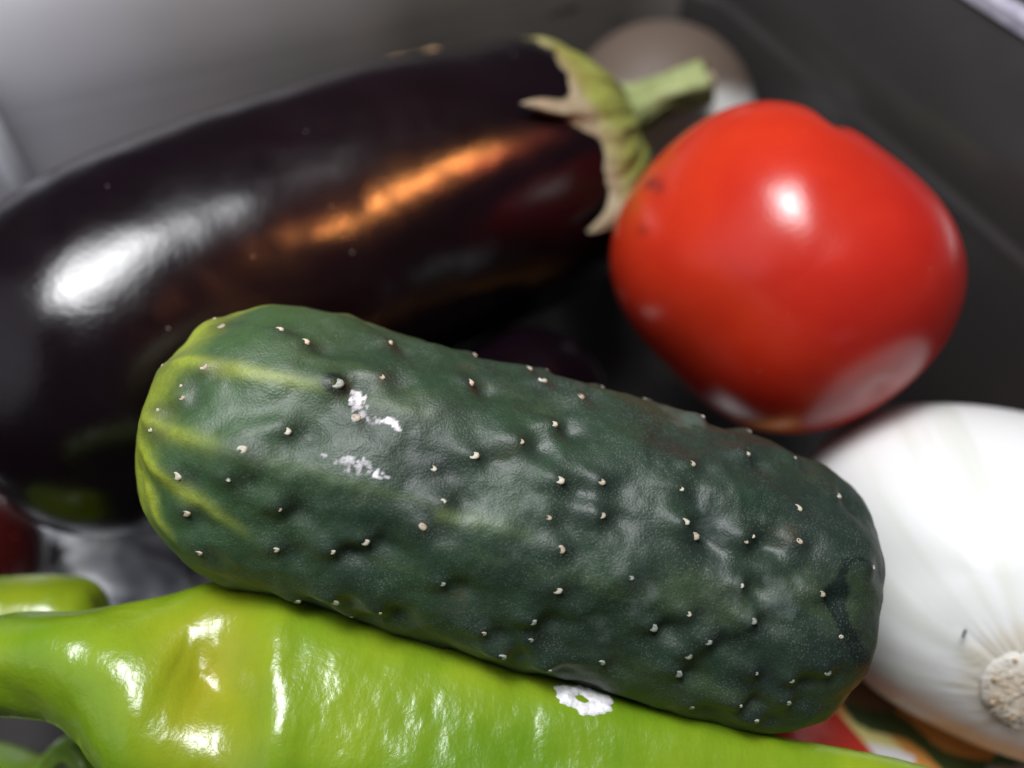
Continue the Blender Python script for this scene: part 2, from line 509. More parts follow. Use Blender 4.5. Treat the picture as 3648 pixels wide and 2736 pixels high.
# ------------------------------------------------------------------ cucumber
CUC = Sweep([[-5.627, 7.595, 7.563], [-3.251, 7.078, 7.159], [0.066, 6.392, 6.497], [3.684, 5.597, 5.622], [5.39, 5.228, 5.08]], [(0, 2.19), (0.2, 2.25), (0.5, 2.27), (0.8, 2.30), (1, 2.25)], cap=(2.3, 1.9), pw=(2.15, 2.5))
SPINES = [(0.901, -0.472, 0), (1.94, -0.269, 0), (2.336, -0.22, 0), (0.967, 0.262, 0), (1.066, 0.353, 0), (0.752, 0.64, 0), (1.313, 0.87, 0), (2.072, 0.758, 0), (1.528, 1.101, 0), (2.583, 0.402, 0), (2.155, 0.57, 0), (0.719, 0.479, 4), (0.752, -0.619, 4), (0.406, -0.017, 4), (3.392, -0.486, 0), (4.563, -0.891, 0), (3.524, -0.08, 0), (4.662, -0.283, 0), (5.421, -0.723, 0), (5.652, -0.542, 0), (6.031, -0.891, 0), (6.592, -0.898, 0), (5.718, -0.898, 0), (7.351, -0.898, 0), (7.747, -0.898, 0), (8.093, -0.66, 0), (6.213, -0.451, 1), (5.899, -0.108, 0), (5.536, 0.087, 0), (4.992, 0.248, 0), (4.53, 0.381, 0), (6.13, 0.255, 0), (7.862, -0.115, 0), (7.747, 0.08, 0), (7.862, 0.269, 0), (4.778, 0.549, 0), (4.613, 0.716, 0), (8.671, -0.332, 0), (9.529, -0.542, 0), (10.205, -0.765, 0), (9.281, -0.877, 0), (9.001, -0.891, 0), (10.122, -0.325, 0), (9.446, -0.073, 0), (8.06, 0.318, 0), (8.836, 0.213, 4), (10.502, 0.143, 0), (8.803, 0.514, 0), (9.875, 0.416, 0), (8.242, 0.751, 0), (10.254, 0.619, 0), (3.936, 0.919, 0), (6.394, 0.619, 0), (6.51, 0.849, 0), (3.557, 1.031, 0), (3.705, 1.408, 0), (3.953, 1.611, 4), (4.349, 1.401, 0), (3.161, 1.583, 0), (2.814, 1.143, 0), (3.375, 0.213, 1), (2.781, 0.856, 1), (6.675, 0.185, 1), (6.13, 0.472, 1), (6.79, 0.374, 1), (8.737, 0.262, 1), (9.479, 0.15, 1), (1.247, 0.122, 1), (2.996, 0.052, 3), (5.058, 1.031, 2), (7.367, 0.653, 2), (6.361, 1.101, 2), (5.8, 1.303, 1), (6.444, 1.262, 2), (6.163, 1.429, 2), (6.84, 1.443, 2), (7.466, 1.269, 2), (7.879, 0.905, 2), (9.067, 0.681, 2), (8.621, 0.877, 2), (8.473, 1.01, 2), (8.456, 1.157, 2), (9.413, 0.989, 2), (10.287, 0.856, 2), (9.891, 0.968, 2), (10.023, 1.136, 2), (8.902, 1.408, 2), (9.43, 1.227, 4), (9.792, 1.345, 2), (1.792, 1.352, 1)]
PATCH_A = [[(3.194, 0.024), (3.26, 0.031), (3.375, 0.045), (3.425, 0.073), (3.441, 0.101), (3.408, 0.136), (3.458, 0.115), (3.425, 0.157), (3.342, 0.164), (3.26, 0.157), (3.227, 0.115), (3.194, 0.066)], [(3.54, 0.15), (3.606, 0.164), (3.606, 0.171), (3.54, 0.164)], [(3.705, 0.178), (3.837, 0.157), (3.903, 0.164), (3.953, 0.199), (3.986, 0.22), (3.903, 0.227), (3.837, 0.206), (3.755, 0.199), (3.705, 0.206)], [(3.788, 0.5), (3.837, 0.472), (3.903, 0.486), (3.953, 0.479), (3.986, 0.493), (4.035, 0.5), (4.035, 0.507), (3.953, 0.514), (3.92, 0.528), (3.854, 0.528), (3.821, 0.535), (3.788, 0.521)], [(3.474, 0.458), (3.507, 0.451), (3.59, 0.486), (3.557, 0.486)], [(3.573, 0.458), (3.606, 0.458), (3.639, 0.486), (3.606, 0.486)]]
PATCH_B = [[(3.491, 0.192), (3.705, 0.171), (3.722, 0.206), (3.672, 0.227), (3.557, 0.227)], [(3.078, 0.479), (3.111, 0.479), (3.21, 0.479), (3.326, 0.486), (3.458, 0.451), (3.623, 0.444), (3.738, 0.444), (3.854, 0.458), (3.771, 0.514), (3.623, 0.542), (3.54, 0.556), (3.392, 0.521), (3.309, 0.507), (3.128, 0.5)], [(3.243, 0.143), (3.474, 0.115), (3.54, 0.185), (3.375, 0.248), (3.309, 0.22)]]
STRIPES = [[(0.455, -0.01), (0.95, 0.073), (1.478, 0.108), (1.99, 0.108), (2.798, 0.094), (3.606, 0.08), (4.299, 0.073)], [(0.571, 0.577), (0.884, 0.605), (1.478, 0.591), (2.006, 0.598), (2.6, 0.591), (3.573, 0.584), (4.448, 0.584), (4.811, 0.626)], [(0.62, 0.863), (0.983, 0.926), (1.363, 0.947), (1.808, 0.989), (2.221, 1.059), (2.616, 1.15)], [(0.422, -0.171), (0.587, -0.528), (0.934, -0.681), (1.396, -0.772), (1.759, -0.835)], [(2.567, -0.891), (3.606, -0.891), (4.233, -0.891)], [(4.827, 0.619), (5.437, 0.598), (5.998, 0.605)], [(0.785, 1.171), (1.066, 1.31), (1.478, 1.373)]]
WET = [[(10.073, 0.164), (10.518, 0.08), (10.502, 0.115), (10.188, 0.178), (10.172, 0.304), (10.287, 0.402), (10.403, 0.528), (10.716, 0.653), (10.997, 0.807), (10.749, 0.821), (10.419, 0.674), (10.089, 0.514), (9.924, 0.458), (9.99, 0.318), (10.073, 0.29)]]
rng = np.random.default_rng(5)
LC = CUC.L
# spines on the far side, where the photograph does not look
back = []
for k in range(400):
    s_, t_ = rng.uniform(0.8, LC - 0.6), rng.uniform(-math.pi, math.pi)
    if len(back) >= 45: break
    sv = [t for (s, t, k2) in SPINES]
    if min(sv) - .12 < t_ < max(sv) + .12: continue
    if all((s_ - s) ** 2 + (2.3 * (t_ - t)) ** 2 > 0.8 for s, t, _ in back): back.append((s_, t_, 0))
ALLSP = [tuple(x) for x in SPINES] + back

def wrap(a): return (a + math.pi) % (2 * math.pi) - math.pi
def in_poly(S, TH, poly):
    p = np.array(poly); ins = np.zeros(S.shape, bool)
    j = len(p) - 1
    for i in range(len(p)):
        (xi, yi), (xj, yj) = p[i], p[j]
        if abs(yj - yi) > 1e-9:
            ins ^= ((yi > TH) != (yj > TH)) & (S < (xj - xi) * (TH - yi) / (yj - yi) + xi)
        j = i
    return ins
def line_dist(S, TH, line):
    d = np.full(S.shape, 9.0); u = np.zeros(S.shape)
    n = len(line) - 1
    for i in range(n):
        a = np.array(line[i]); b = np.array(line[i + 1]); ab = (b - a) * (1, 2.3)
        px, py = S - a[0], wrap(TH - a[1]) * 2.3
        t = np.clip((px * ab[0] + py * ab[1]) / (ab @ ab), 0, 1)
        dd = np.hypot(px - t * ab[0], py - t * ab[1])
        m = dd < d; d = np.where(m, dd, d); u = np.where(m, (i + t) / n, u)
    return d, u
cinfo = {}
def cuc_disp(S, TH, P):
    o = 0.075 * fbm(P * 0.6, 3, 3) + 0.030 * fbm(P * 1.7, 9, 3)
    end = sstep(0, 1.2, S) * sstep(0, 0.8, LC - S)
    o = o + 0.035 * np.cos(9 * TH + 0.6 * fbm(P * 0.4, 21, 2)) * end
    wart = np.zeros(S.shape)
    for k, (s, t, kind) in enumerate(ALLSP):
        dx = S - s; dy = wrap(TH - t) * np.maximum(CUC.radius(S), .4)
        d2 = dx * dx + dy * dy
        m = d2 < 1.0
        h = 1.25 * (0.03 + 0.06 * ((k * 37) % 10) / 10) * (0.55 if s < 2.2 else 1) * (0.7 if k >= len(SPINES) else 1)
        up = np.exp(-((dx[m] + 0.13) ** 2 / 0.05 + dy[m] ** 2 / 0.035)); dn = np.exp(-((dx[m] - 0.24) ** 2 / 0.05 + dy[m] ** 2 / 0.035))
        o[m] += h * (0.85 * up - 1.1 * dn + 0.5 * np.exp(-d2[m] / 0.016))
        wart[m] = np.maximum(wart[m], np.exp(-((dx[m] - .1) ** 2 / 0.075 + dy[m] ** 2 / 0.04)))
    for ln in STRIPES:
        d, u = line_dist(S, TH, ln)
        o = o + 0.05 * np.exp(-(d / 0.17) ** 2) * (1.1 - u) * sstep(0.1, 0.8, S)
    cinfo['wart'] = wart
    return o
def cuc_col(S, TH, P, off):
    n1 = fbm(P * 0.9, 31, 4); n2 = fbm(P * 5.0, 41, 3)
    dark = np.array([0.0105, 0.022, 0.0145]); mid = np.array([0.018, 0.044, 0.019]); fresh = np.array([0.038, 0.092, 0.021])
    yel = np.array([0.24, 0.30, 0.018])
    c = lerp3(dark, mid, np.clip(0.5 - (S - 5) / 9 + 0.45 * n1, 0, 1))
    c = c * (1 - 0) 
    c = lerp3(c, np.broadcast_to(fresh, c.shape), np.clip(sstep(3.6, 0.2, S + 0.7 * n1), 0, 1) * 0.75)
    # faint olive marbling down the length
    mar = sstep(0.25, 0.8, fbm(np.stack([S * 0.35, TH * 3.2, 0 * S], -1), 77, 3) + 0.2 * n2)
    c = lerp3(c, np.broadcast_to([0.042, 0.066, 0.017], c.shape), mar * 0.3)
    for k, ln in enumerate(STRIPES):
        d, u = line_dist(S, TH, ln)
        w = 0.14 * (1 - 0.4 * u) + 0.03 * n1
        g = np.exp(-(d / np.maximum(w, .05)) ** 2)
        c = lerp3(c, np.broadcast_to([0.075, 0.115, 0.05], c.shape), g * np.clip(1.25 - u, 0, 1) * 0.7)
        lim = (0.75, 0.42, 0.95, 1.0, 0.2, 0.2, 1.0)[k]
        c = lerp3(c, np.broadcast_to(yel, c.shape), g * np.clip(1.0 - (u / lim) ** 1.6, 0, 1) * (0.95 if k not in (4, 5) else 0.15))
    c = lerp3(c, np.broadcast_to(yel * 0.85, c.shape), sstep(1.25, 0.45, S + 0.14 * n1) * 0.8)
    w = cinfo['wart']
    c = lerp3(c, np.broadcast_to([0.015, 0.021, 0.018], c.shape), w * 0.55)
    for s_, t_, kind in SPINES:
        if kind == 3:
            d = np.hypot((S - s_) / 1.25, wrap(TH - t_) * 2.2)
            c = lerp3(c, np.broadcast_to([0.004, 0.010, 0.006], c.shape), np.exp(-((d - 0.11) / 0.05) ** 2))
    brown = sstep(0.85, 1.35, fbm(P * 1.3, 88, 4))
    c = lerp3(c, np.broadcast_to([0.06, 0.038, 0.014], c.shape), brown * 0.25)
    for pl in WET:
        wob = (S + 0.05 * n2, TH + 0.02 * n1)
        c = np.where(in_poly(*wob, pl)[..., None], np.array([0.004, 0.010, 0.007]), c)
    # dry white film patches with ragged edges
    n3 = fbm(P * 14, 51, 3)
    for pl in PATCH_A:
        m = in_poly(S + 0.02 * n2, TH + 0.008 * n3, pl) * sstep(-0.6, -0.15, n3) * 0.93
        c = lerp3(c, (0.46 + 0.26 * n3)[..., None] * np.array([1, 0.98, 1.02]), m)
    for pl in PATCH_B:
        m = in_poly(S + 0.03 * n2, TH + 0.015 * n3, pl) * sstep(-0.25, 0.4, n3) * 0.85
        c = lerp3(c, (0.24 + 0.16 * n3)[..., None] * np.array([1, 1.0, 1.03]), m)
    n4 = fbm(P * 7, 61, 3)
    bloom = sstep(0.5, 1.05, fbm(P * 1.1, 66, 3) + 0.35 * n4) * sstep(4, 9, S)
    c = lerp3(c, np.broadcast_to([0.15, 0.18, 0.17], c.shape), bloom * 0.22)
    return np.clip(c, 0.003, 0.8)
cbase = CUC.C[200] - np.array([0, 0, 2.4])
cuc = empty('cucumber', cbase)
tag(cuc, 'dark green warty cucumber with yellow streaked tip lying across the middle of the drawer', 'cucumber')
body('skin', CUC, 470, 70, 460, M_CUC, cuc, cbase, cuc_disp, cuc_col)
def spine_mesh(name, mat, seed):
    r = random.Random(seed)
    bm = bmesh.new(); n = 10
    rings = []
    for rad, z in ((1.0, -0.35), (1.0, 0.0), (0.8, 0.11), (0.45, 0.07)):
        rings.append([bm.verts.new(((rad * math.cos(2 * math.pi * i / n) * r.uniform(.9, 1.08)) * 0.062 * CM, rad * math.sin(2 * math.pi * i / n) * r.uniform(.85, 1.05) * 0.055 * CM, z * 0.1 * CM)) for i in range(n)])
    for a, b in zip(rings, rings[1:]):
        for i in range(n): bm.faces.new((a[i], a[(i + 1) % n], b[(i + 1) % n], b[i]))
    bm.faces.new(rings[-1])
    me = bpy.data.meshes.new(name); bm.to_mesh(me); bm.free()
    for p in me.polygons: p.use_smooth = True
    me.materials.append(mat)
    return me
SPM = [spine_mesh('spine', M_SP[k], k) for k in range(3)]
dg = None
S_all = np.array([a[0] for a in ALLSP]); T_all = np.array([a[1] for a in ALLSP])
P0, N0 = CUC.eval(S_all, T_all)
offs = cuc_disp(S_all, T_all, P0)
P1, _ = CUC.eval(S_all, T_all, offs)
_, Tg, _, _ = CUC.frame(S_all)
for k, (s, t, kind) in enumerate(ALLSP):
    mk_ = 0 if kind == 0 and k % 4 else (1 if kind == 0 else kind)
    z = N0[k]; x = Tg[k] - z * (Tg[k] @ z); x /= np.linalg.norm(x); y = np.cross(z, x)
    a = rng.uniform(-.6, .6); x, y = x * math.cos(a) + y * math.sin(a), y * math.cos(a) - x * math.sin(a)
    sc = 0.42 + 0.75 * rng.beta(2.2, 1.6)
    if kind == 3: sc, mk_ = 1.35, 2
    if kind == 4: sc, mk_ = 0.55, 0
    sx = sc * rng.uniform(1.0, 1.35)
    M = Matrix(((x[0] * sx, y[0] * sc, z[0], 0), (x[1] * sx, y[1] * sc, z[1], 0), (x[2] * sx, y[2] * sc, z[2], 0), (0, 0, 0, 1)))
    M.translation = Vector((P1[k] - 0.006 * z - cbase) * CM)
    o = bpy.data.objects.new('spine', SPM[mk_ % 3]); scene.collection.objects.link(o)
    o.parent = cuc; o.matrix_local = M

# ------------------------------------------------------------------ aubergines
AUB = Sweep([[-10.968, 8.907, 4.274], [-9.415, 10.085, 4.433], [-6.976, 12.4, 4.846], [-3.371, 14.97, 4.95], [-0.071, 16.975, 4.74], [2.513, 18.561, 4.836]], [(0, 3.581), (0.2, 3.733), (0.45, 3.569), (0.7, 3.442), (0.86, 3.291), (1, 2.932)], cap=(3.5, 2.3), pw=(2.0, 2.1))
abase = AUB.C[200] - np.array([0, 0, 3.6])
aub = empty('aubergine', abase)
tag(aub, 'large glossy black aubergine with pale green calyx and stem lying behind the cucumber', 'aubergine')
def aub_disp(S, TH, P):
    return 0.05 * fbm(P * 0.28, 5, 2) + 0.012 * fbm(P * 1.1, 8, 2)
body('skin', AUB, 150, 36, 128, M_AUB, aub, abase, aub_disp)
# calyx: a leathery star hugging the stem end, its lobes running down the fruit
LOBES = [(0.598, 1.597, 0.04, 0.34), (1.289, 1.649, 0.07, 0.3), (2.689, 1.5, 0.12, 0.1), (-0.7020000000000001, 0.5, 0.14, 0.05)]
LA = AUB.L
nth, nv = 420, 44
TH = np.linspace(-math.pi, math.pi, nth, endpoint=False)
VV = np.linspace(0, 1, nv)
BT = np.array([(-0.311, 1.678), (-0.038, 1.845), (0.185, 1.964), (0.395, 2.274), (0.535, 2.56), (0.66, 2.655), (0.758, 2.465), (0.842, 2.25), (0.94, 2.226), (1.038, 2.25), (1.538, 1.15), (2.5380000000000003, 1.1), (3.638, 1.2)])
def calyx_len(th):
    t3 = np.r_[BT[:, 0] - 2 * math.pi, BT[:, 0], BT[:, 0] + 2 * math.pi]; l3 = np.tile(BT[:, 1], 3)
    tt = np.linspace(-1.5 * math.pi, 1.5 * math.pi, 1200)
    ll = np.interp(tt, t3, l3) - 0.16
    for _ in range(14): ll = np.convolve(np.pad(ll, 3, 'edge'), np.ones(7) / 7, 'valid')
    l = np.interp(th, tt, ll) + 0.12 * fbm(np.stack([np.cos(th) * 7, np.sin(th) * 7, 0 * th], -1), 33, 3)
    for t, h, w, lift in LOBES:
        x = np.abs(wrap(th - t)) / w
        l = l + h * (0.16 * np.exp(-(x / 3.2) ** 2) + 0.84 * np.exp(-x ** 1.2))
    return l
def calyx_lift(th, v):
    o = np.zeros_like(v)
    for t, h, w, lift in LOBES:
        o = o + lift * np.exp(-(wrap(th - t) / (w * 1.2)) ** 2) * v ** 3
    return o
Vg, Tg2 = np.meshgrid(VV, TH, indexing='ij')
Lg = calyx_len(Tg2)
sg = LA - 0.02 - Vg * Lg
Tq = Tg2.copy()
for t_, h_, w_, l_ in LOBES[:1]:
    Tq = Tq - 0.13 * np.exp(-(wrap(Tg2 - t_) / (w_ * 2)) ** 2) * np.clip((Vg - 0.62) / 0.38, 0, 1) ** 2
P0, N0 = AUB.eval(sg, Tq)
o = aub_disp(sg, Tq, P0)
thick = 0.11 * (1 - Vg ** 6) + 0.025
ribs = 0.035 * np.cos(34 * Tg2 + 3 * np.sin(5 * Tg2)) * np.sin(math.pi * Vg) + 0.09 * fbm(np.stack([np.cos(Tg2) * 5, np.sin(Tg2) * 5, Vg * 1.2], -1), 4, 3) + 0.05 * np.cos(5 * Tg2 + 1) * Vg * (1 - Vg)
lift = calyx_lift(Tg2, Vg)
shoulder = 0.28 * np.exp(-(Vg * Lg / 0.6) ** 2)
Ptop, _ = AUB.eval(sg, Tq, o + thick + ribs + lift + shoulder)
Pbot, _ = AUB.eval(sg, Tq, o + 0.012 + lift * 0.92)
nvn = nv
Vt = np.vstack([Ptop.reshape(-1, 3), Pbot[::-1].reshape(-1, 3)])
q = quads_closed(2 * nv, nth)
ed = sstep(0.45, 1.0, Vg + 0.12 * fbm(np.stack([np.cos(Tg2) * 4, np.sin(Tg2) * 4, Vg * 3], -1), 12, 3))
tipy = sstep(1.7, 2.2, Vg * Lg)
n1 = fbm(np.stack([np.cos(Tg2) * 3, np.sin(Tg2) * 3, Vg * 2], -1), 15, 3)
colc = lerp3([0.34, 0.37, 0.08], [0.20, 0.22, 0.035], np.clip(0.5 + 0.6 * n1, 0, 1))
colc = lerp3(colc, np.broadcast_to([0.45, 0.44, 0.20], colc.shape), sstep(0.30, 0.7, Vg) * np.clip(0.2 + 0.9 * n1, 0, 0.7))
colc = lerp3(colc, np.broadcast_to([0.20, 0.085, 0.06], colc.shape), sstep(0.55, 0.98, Vg + 0.12 * n1) * 0.6 * np.clip(0.6 - 0.8 * n1, 0, 1))
colc = lerp3(colc, np.broadcast_to([0.33, 0.26, 0.19], colc.shape), tipy * 0.85)
colb = np.broadcast_to([0.25, 0.2, 0.12], colc.shape)
link('calyx', mesh_np('calyx', Vt, q, col=np.vstack([colc.reshape(-1, 3), colb.reshape(-1, 3)]), base=abase), M_CAL, aub)
STEM = Sweep([[2.587, 18.756, 5.243], [3.175, 19.094, 5.38], [4.052, 19.492, 5.564], [5.209, 19.835, 5.705]], [(0, 1.05), (0.14, 0.76), (0.4, 0.60), (0.7, 0.53), (1, 0.55)], cap=(0.05, 0.1), pw=(2, 2))
def stem_disp(S, TH, P):
    return 0.05 * np.cos(5 * TH + 0.8 * S) + 0.08 * fbm(np.stack([np.cos(TH) * 2, np.sin(TH) * 2, S * 0.8], -1), 3, 3)
def stem_col(S, TH, P, off):
    n = fbm(np.stack([np.cos(TH) * 2.5, np.sin(TH) * 2.5, S * 0.7], -1), 9, 3)
    c = lerp3([0.22, 0.27, 0.09], [0.36, 0.40, 0.17], np.clip(0.5 + n, 0, 1))
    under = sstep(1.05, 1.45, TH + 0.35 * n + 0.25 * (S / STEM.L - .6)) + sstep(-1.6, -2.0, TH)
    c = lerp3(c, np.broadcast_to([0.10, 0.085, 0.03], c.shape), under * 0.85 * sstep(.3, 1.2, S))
    return lerp3(c, np.broadcast_to([0.13, 0.10, 0.045], c.shape), sstep(STEM.L - 0.22, STEM.L - 0.02, S))
stem = body('stem', STEM, 60, 6, 72, M_CAL, aub, abase, stem_disp, stem_col)
stem['label'] = 'ribbed pale green stem, brown on its underside'
e = STEM.C[-1]; tdir = STEM.T[-1]
CUT = Sweep([e - tdir * 0.06, e + tdir * 0.06, e + tdir * 0.22], [(0, 0.34), (1, 0.22)], cap=(0.02, 0.12), pw=(2, 2))
body('cut_end', CUT, 6, 6, 24, M_CAL, stem, abase, lambda S, TH, P: 0.02 * fbm(P * 5, 2, 2), lambda S, TH, P, o: np.broadcast_to([0.55, 0.42, 0.33], P.shape))

AUB2 = Sweep([[-4.528, 7.905, 2.349], [-1.559, 10.201, 1.986], [1.927, 13.079, 1.823]], [(0, 2.0), (0.4, 2.2), (1, 1.9)], cap=(2.2, 1.8))
b2 = AUB2.C[200] - np.array([0, 0, 2.6])
a2 = empty('aubergine', b2)
tag(a2, 'dark purple aubergine half hidden in the black shadow between cucumber and tomato', 'aubergine')
body('skin', AUB2, 60, 20, 72, M_AUB, a2, b2, lambda S, TH, P: 0.05 * fbm(P * 0.5, 25, 2))

# ------------------------------------------------------------------ tomatoes
TC = np.array([5.436, 12.324, 6.056]); TR = 3.525
fr = view_frame(TC)
def tom_disp(D, P):
    u, v, w = D @ fr[0], D @ fr[1], D @ fr[2]
    o = 0.03 * fbm(P * 0.35, 2, 2)
    # cleft on the upper right shoulder, running over to the back
    a = np.arctan2(v, u)
    o = o - 0.16 * np.exp(-((a - math.radians(75)) / 0.10) ** 2) * sstep(0.75, 1.0, np.hypot(u, v))
    o = o - 0.10 * np.exp(-((u - 0.46) ** 2 + (v + 0.63) ** 2) / 0.004)
    o = o - 0.04 * np.exp(-((u + 0.75) ** 2 + (v - 0.44) ** 2) / 0.002)
    return o
def tom_col(D, P):
    u, v = D @ fr[0], D @ fr[1]
    n = fbm(P * 0.7, 6, 3)
    c = lerp3([0.42, 0.014, 0.009], [0.50, 0.026, 0.008], np.clip(0.5 - 0.6 * u + 0.4 * v + 0.3 * n, 0, 1))
    for (x, y, r, k) in ((-0.76, 0.50, 0.045, 0.7), (-0.72, 0.46, 0.03, .5), (-0.79, 0.22, 0.03, 0.5)):
        c = lerp3(c, np.broadcast_to([0.12, 0.01, 0.012], c.shape), k * np.exp(-(((u - x) ** 2 + (v - y) ** 2) / r ** 2)))
    edge = np.exp(-((u + 0.86) ** 2 / .004 + (v - 0.52) ** 2 / .05))
    return lerp3(c, np.broadcast_to([0.45, 0.12, 0.02], c.shape), edge * 0.6)
tb = TC - np.array([0, 0, TR])
tom = blob('tomato', TC, fr, TR, [(-0.003, 0.9577), (0.243, 0.945), (0.505, 0.8604), (0.788, 0.8349), (1.104, 0.8594), (1.296, 0.8676), (1.421, 0.8992), (1.693, 0.9748), (1.985, 0.986), (2.348, 0.9626), (2.674, 0.9825), (2.993, 0.9838), (-2.982, 0.9522), (-2.616, 0.8675), (-2.26, 0.8618), (-1.967, 0.8966), (-1.726, 0.9328), (-1.563, 0.9568), (-1.35, 0.9584), (-1.008, 0.9617), (-0.629, 0.9467), (-0.329, 0.9694), (-0.156, 0.9746)], 0.97, 220, M_TOM, None, tb, tom_disp, tom_col, 0.15)
tom.location = Vector(tb) * CM
tag(tom, 'big bright red ripe tomato beside the aubergine stem', 'tomato')
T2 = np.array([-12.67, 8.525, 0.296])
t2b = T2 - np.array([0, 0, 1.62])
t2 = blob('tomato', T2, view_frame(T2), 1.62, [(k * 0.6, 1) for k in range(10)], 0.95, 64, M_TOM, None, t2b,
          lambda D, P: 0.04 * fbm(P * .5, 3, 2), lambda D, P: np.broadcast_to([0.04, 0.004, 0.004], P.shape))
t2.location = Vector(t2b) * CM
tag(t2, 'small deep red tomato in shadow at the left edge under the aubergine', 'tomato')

# ------------------------------------------------------------------ onions
def onion(ctr, R, sil, axis, label, n, depth=0.97, root=True, toned=0.0, toned_top=False):
    ctr = np.array(ctr); f = view_frame(ctr)
    ax = axis[0] * f[0] + axis[1] * f[1] + axis[2] * f[2]; ax = ax / np.linalg.norm(ax)
    p1 = np.cross(ax, [0.3, 0.2, 1.0]); p1 /= np.linalg.norm(p1); p2 = np.cross(ax, p1)
    b = ctr - np.array([0, 0, R])
    root_o = empty('onion', b)
    tag(root_o, label, 'onion', 'onions in the drawer')
    def disp(D, P):
        Dn = D / np.linalg.norm(D, axis=-1)[..., None]
        h = Dn @ ax; lon = np.arctan2(Dn @ p2, Dn @ p1)
        o = 0.02 * fbm(P * 0.4, 4, 2) + 0.004 * np.cos(14 * lon + 1.2 * np.sin(3 * lon)) * sstep(0.0, 0.8, h)
        o = o + 0.55 * np.exp(-((1 + h) / 0.035) ** 1.0) * 1.4      # neck
        o = o - 0.10 * np.exp(-((1 - h) / 0.03))                    # dimple under the root plate
        # puckered skin around the plate
        o = o + (0.012 * fbm(np.stack([np.cos(lon) * 9, np.sin(lon) * 9, h * 14], -1), 8, 3) + 0.006 * np.cos(52 * lon + 5 * np.sin(4 * lon))) * sstep(0.88, 0.955, h)
        return o
    def col(D, P):
        Dn = D / np.linalg.norm(D, axis=-1)[..., None]
        h = Dn @ ax; lon = np.arctan2(Dn @ p2, Dn @ p1)
        w = np.array([0.73, 0.73, 0.72])
        st_ = fbm(np.stack([np.cos(lon) * 9, np.sin(lon) * 9, h * 0.8], -1), 14, 3)
        c = lerp3(w, [0.50, 0.54, 0.42], np.clip(st_ * 0.9 - 0.05, 0, 1) * 0.4)
        c = lerp3(c, np.broadcast_to([0.62, 0.56, 0.46], c.shape), sstep(0.925, 0.965, h + 0.012 * st_) * 0.8)
        k = np.full(h.shape, toned)
        if toned: c = np.broadcast_to([0.66, 0.65, 0.62], c.shape)
        if toned_top: k = k * sstep(0.14, 0.42, Dn @ f[1] + 0.02 * st_)  # brown tone on the upper part only, white kept below
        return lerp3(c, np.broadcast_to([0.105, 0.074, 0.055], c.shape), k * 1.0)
    blob('bulb', ctr, f, R, sil, depth, n, M_ONI2 if toned else M_ONI, root_o, b, disp, col)
    return root_o, ctr, ax, p1, p2, b, f
on1 = onion([9.281, 7.013, 2.921], 3.432, [(2.445, 1.1643), (2.212, 1.1147), (2.001, 1.0858), (1.754, 1.0251), (1.543, 0.9737), (1.312, 0.9573), (-2.42, 0.9058), (-2.172, 0.8956), (-1.935, 0.8993), (-1.746, 0.9181), (-1.543, 0.9554), (-1.329, 1.0231), (2.756, 0.9929), (-3.028, 0.8991), (-0.15, 1.0248), (0.371, 1.03), (-0.691, 1.0385), (0.883, 0.9663)], (0.168, -0.557, 0.813), 'peeled white onion with tan root plate at the right end of the cucumber', 340)
onion([4.548, 22.334, 2.708], 3.017, [(k * 0.6, 1) for k in range(11)], (0.3, 0.5, -0.8), 'onion in the back corner behind the aubergine stem, brown on top and white below', 96, 1.0, toned=1.0, toned_top=True)
# root plate: a rough tan disc with stubs of cut roots
root_o, ctr, ax, p1, p2, b, f = on1
RP = np.array([8.436, 4.176, 4.553])          # point on the bulb where the plate sits
nrm = RP - ctr; nrm /= np.linalg.norm(nrm)
q1 = np.cross(nrm, [0, 0, 1.0]); q1 /= np.linalg.norm(q1); q2 = np.cross(nrm, q1)
nr, na = 26, 72
rr = np.linspace(0.02, 1, nr); aa = np.linspace(0, 2 * math.pi, na, endpoint=False)
Rg, Ag = np.meshgrid(rr, aa, indexing='ij')
loc = np.stack([np.cos(Ag) * Rg * 6, np.sin(Ag) * Rg * 6, 0 * Ag], -1)
edge = 1 + 0.07 * fbm(np.stack([np.cos(Ag) * 3, np.sin(Ag) * 3, 0 * Ag], -1), 3, 3)
PR = 0.76
hgt = 0.02 * (1 - Rg ** 4) + 0.018 * fbm(loc * 1.3, 5, 4) * (1 - Rg ** 6) - 0.30 * (1 - np.sqrt(np.clip(1 - (Rg * PR / 3.2) ** 2, 0, 1))) * 3.2 / 0.30 - 0.05 * Rg ** 6 - 0.05 * np.exp(-(Rg / .4) ** 2)
V = RP + (np.cos(Ag) * Rg * edge * PR)[..., None] * q1 + (np.sin(Ag) * Rg * edge * PR)[..., None] * q2 + hgt[..., None] * nrm
n = fbm(loc * 0.6, 9, 3)
cr = lerp3([0.54, 0.43, 0.31], [0.66, 0.58, 0.48], np.clip(0.5 + n, 0, 1))
cr = lerp3(cr, np.broadcast_to([0.70, 0.68, 0.63], cr.shape), sstep(0.6, 1.0, Rg + 0.15 * n))
link('root_plate', mesh_np('root_plate', V, quads_open(nr, na + 0) if False else quads_closed(nr, na)[:, ::-1], col=cr, base=b), M_ROOT, root_o)
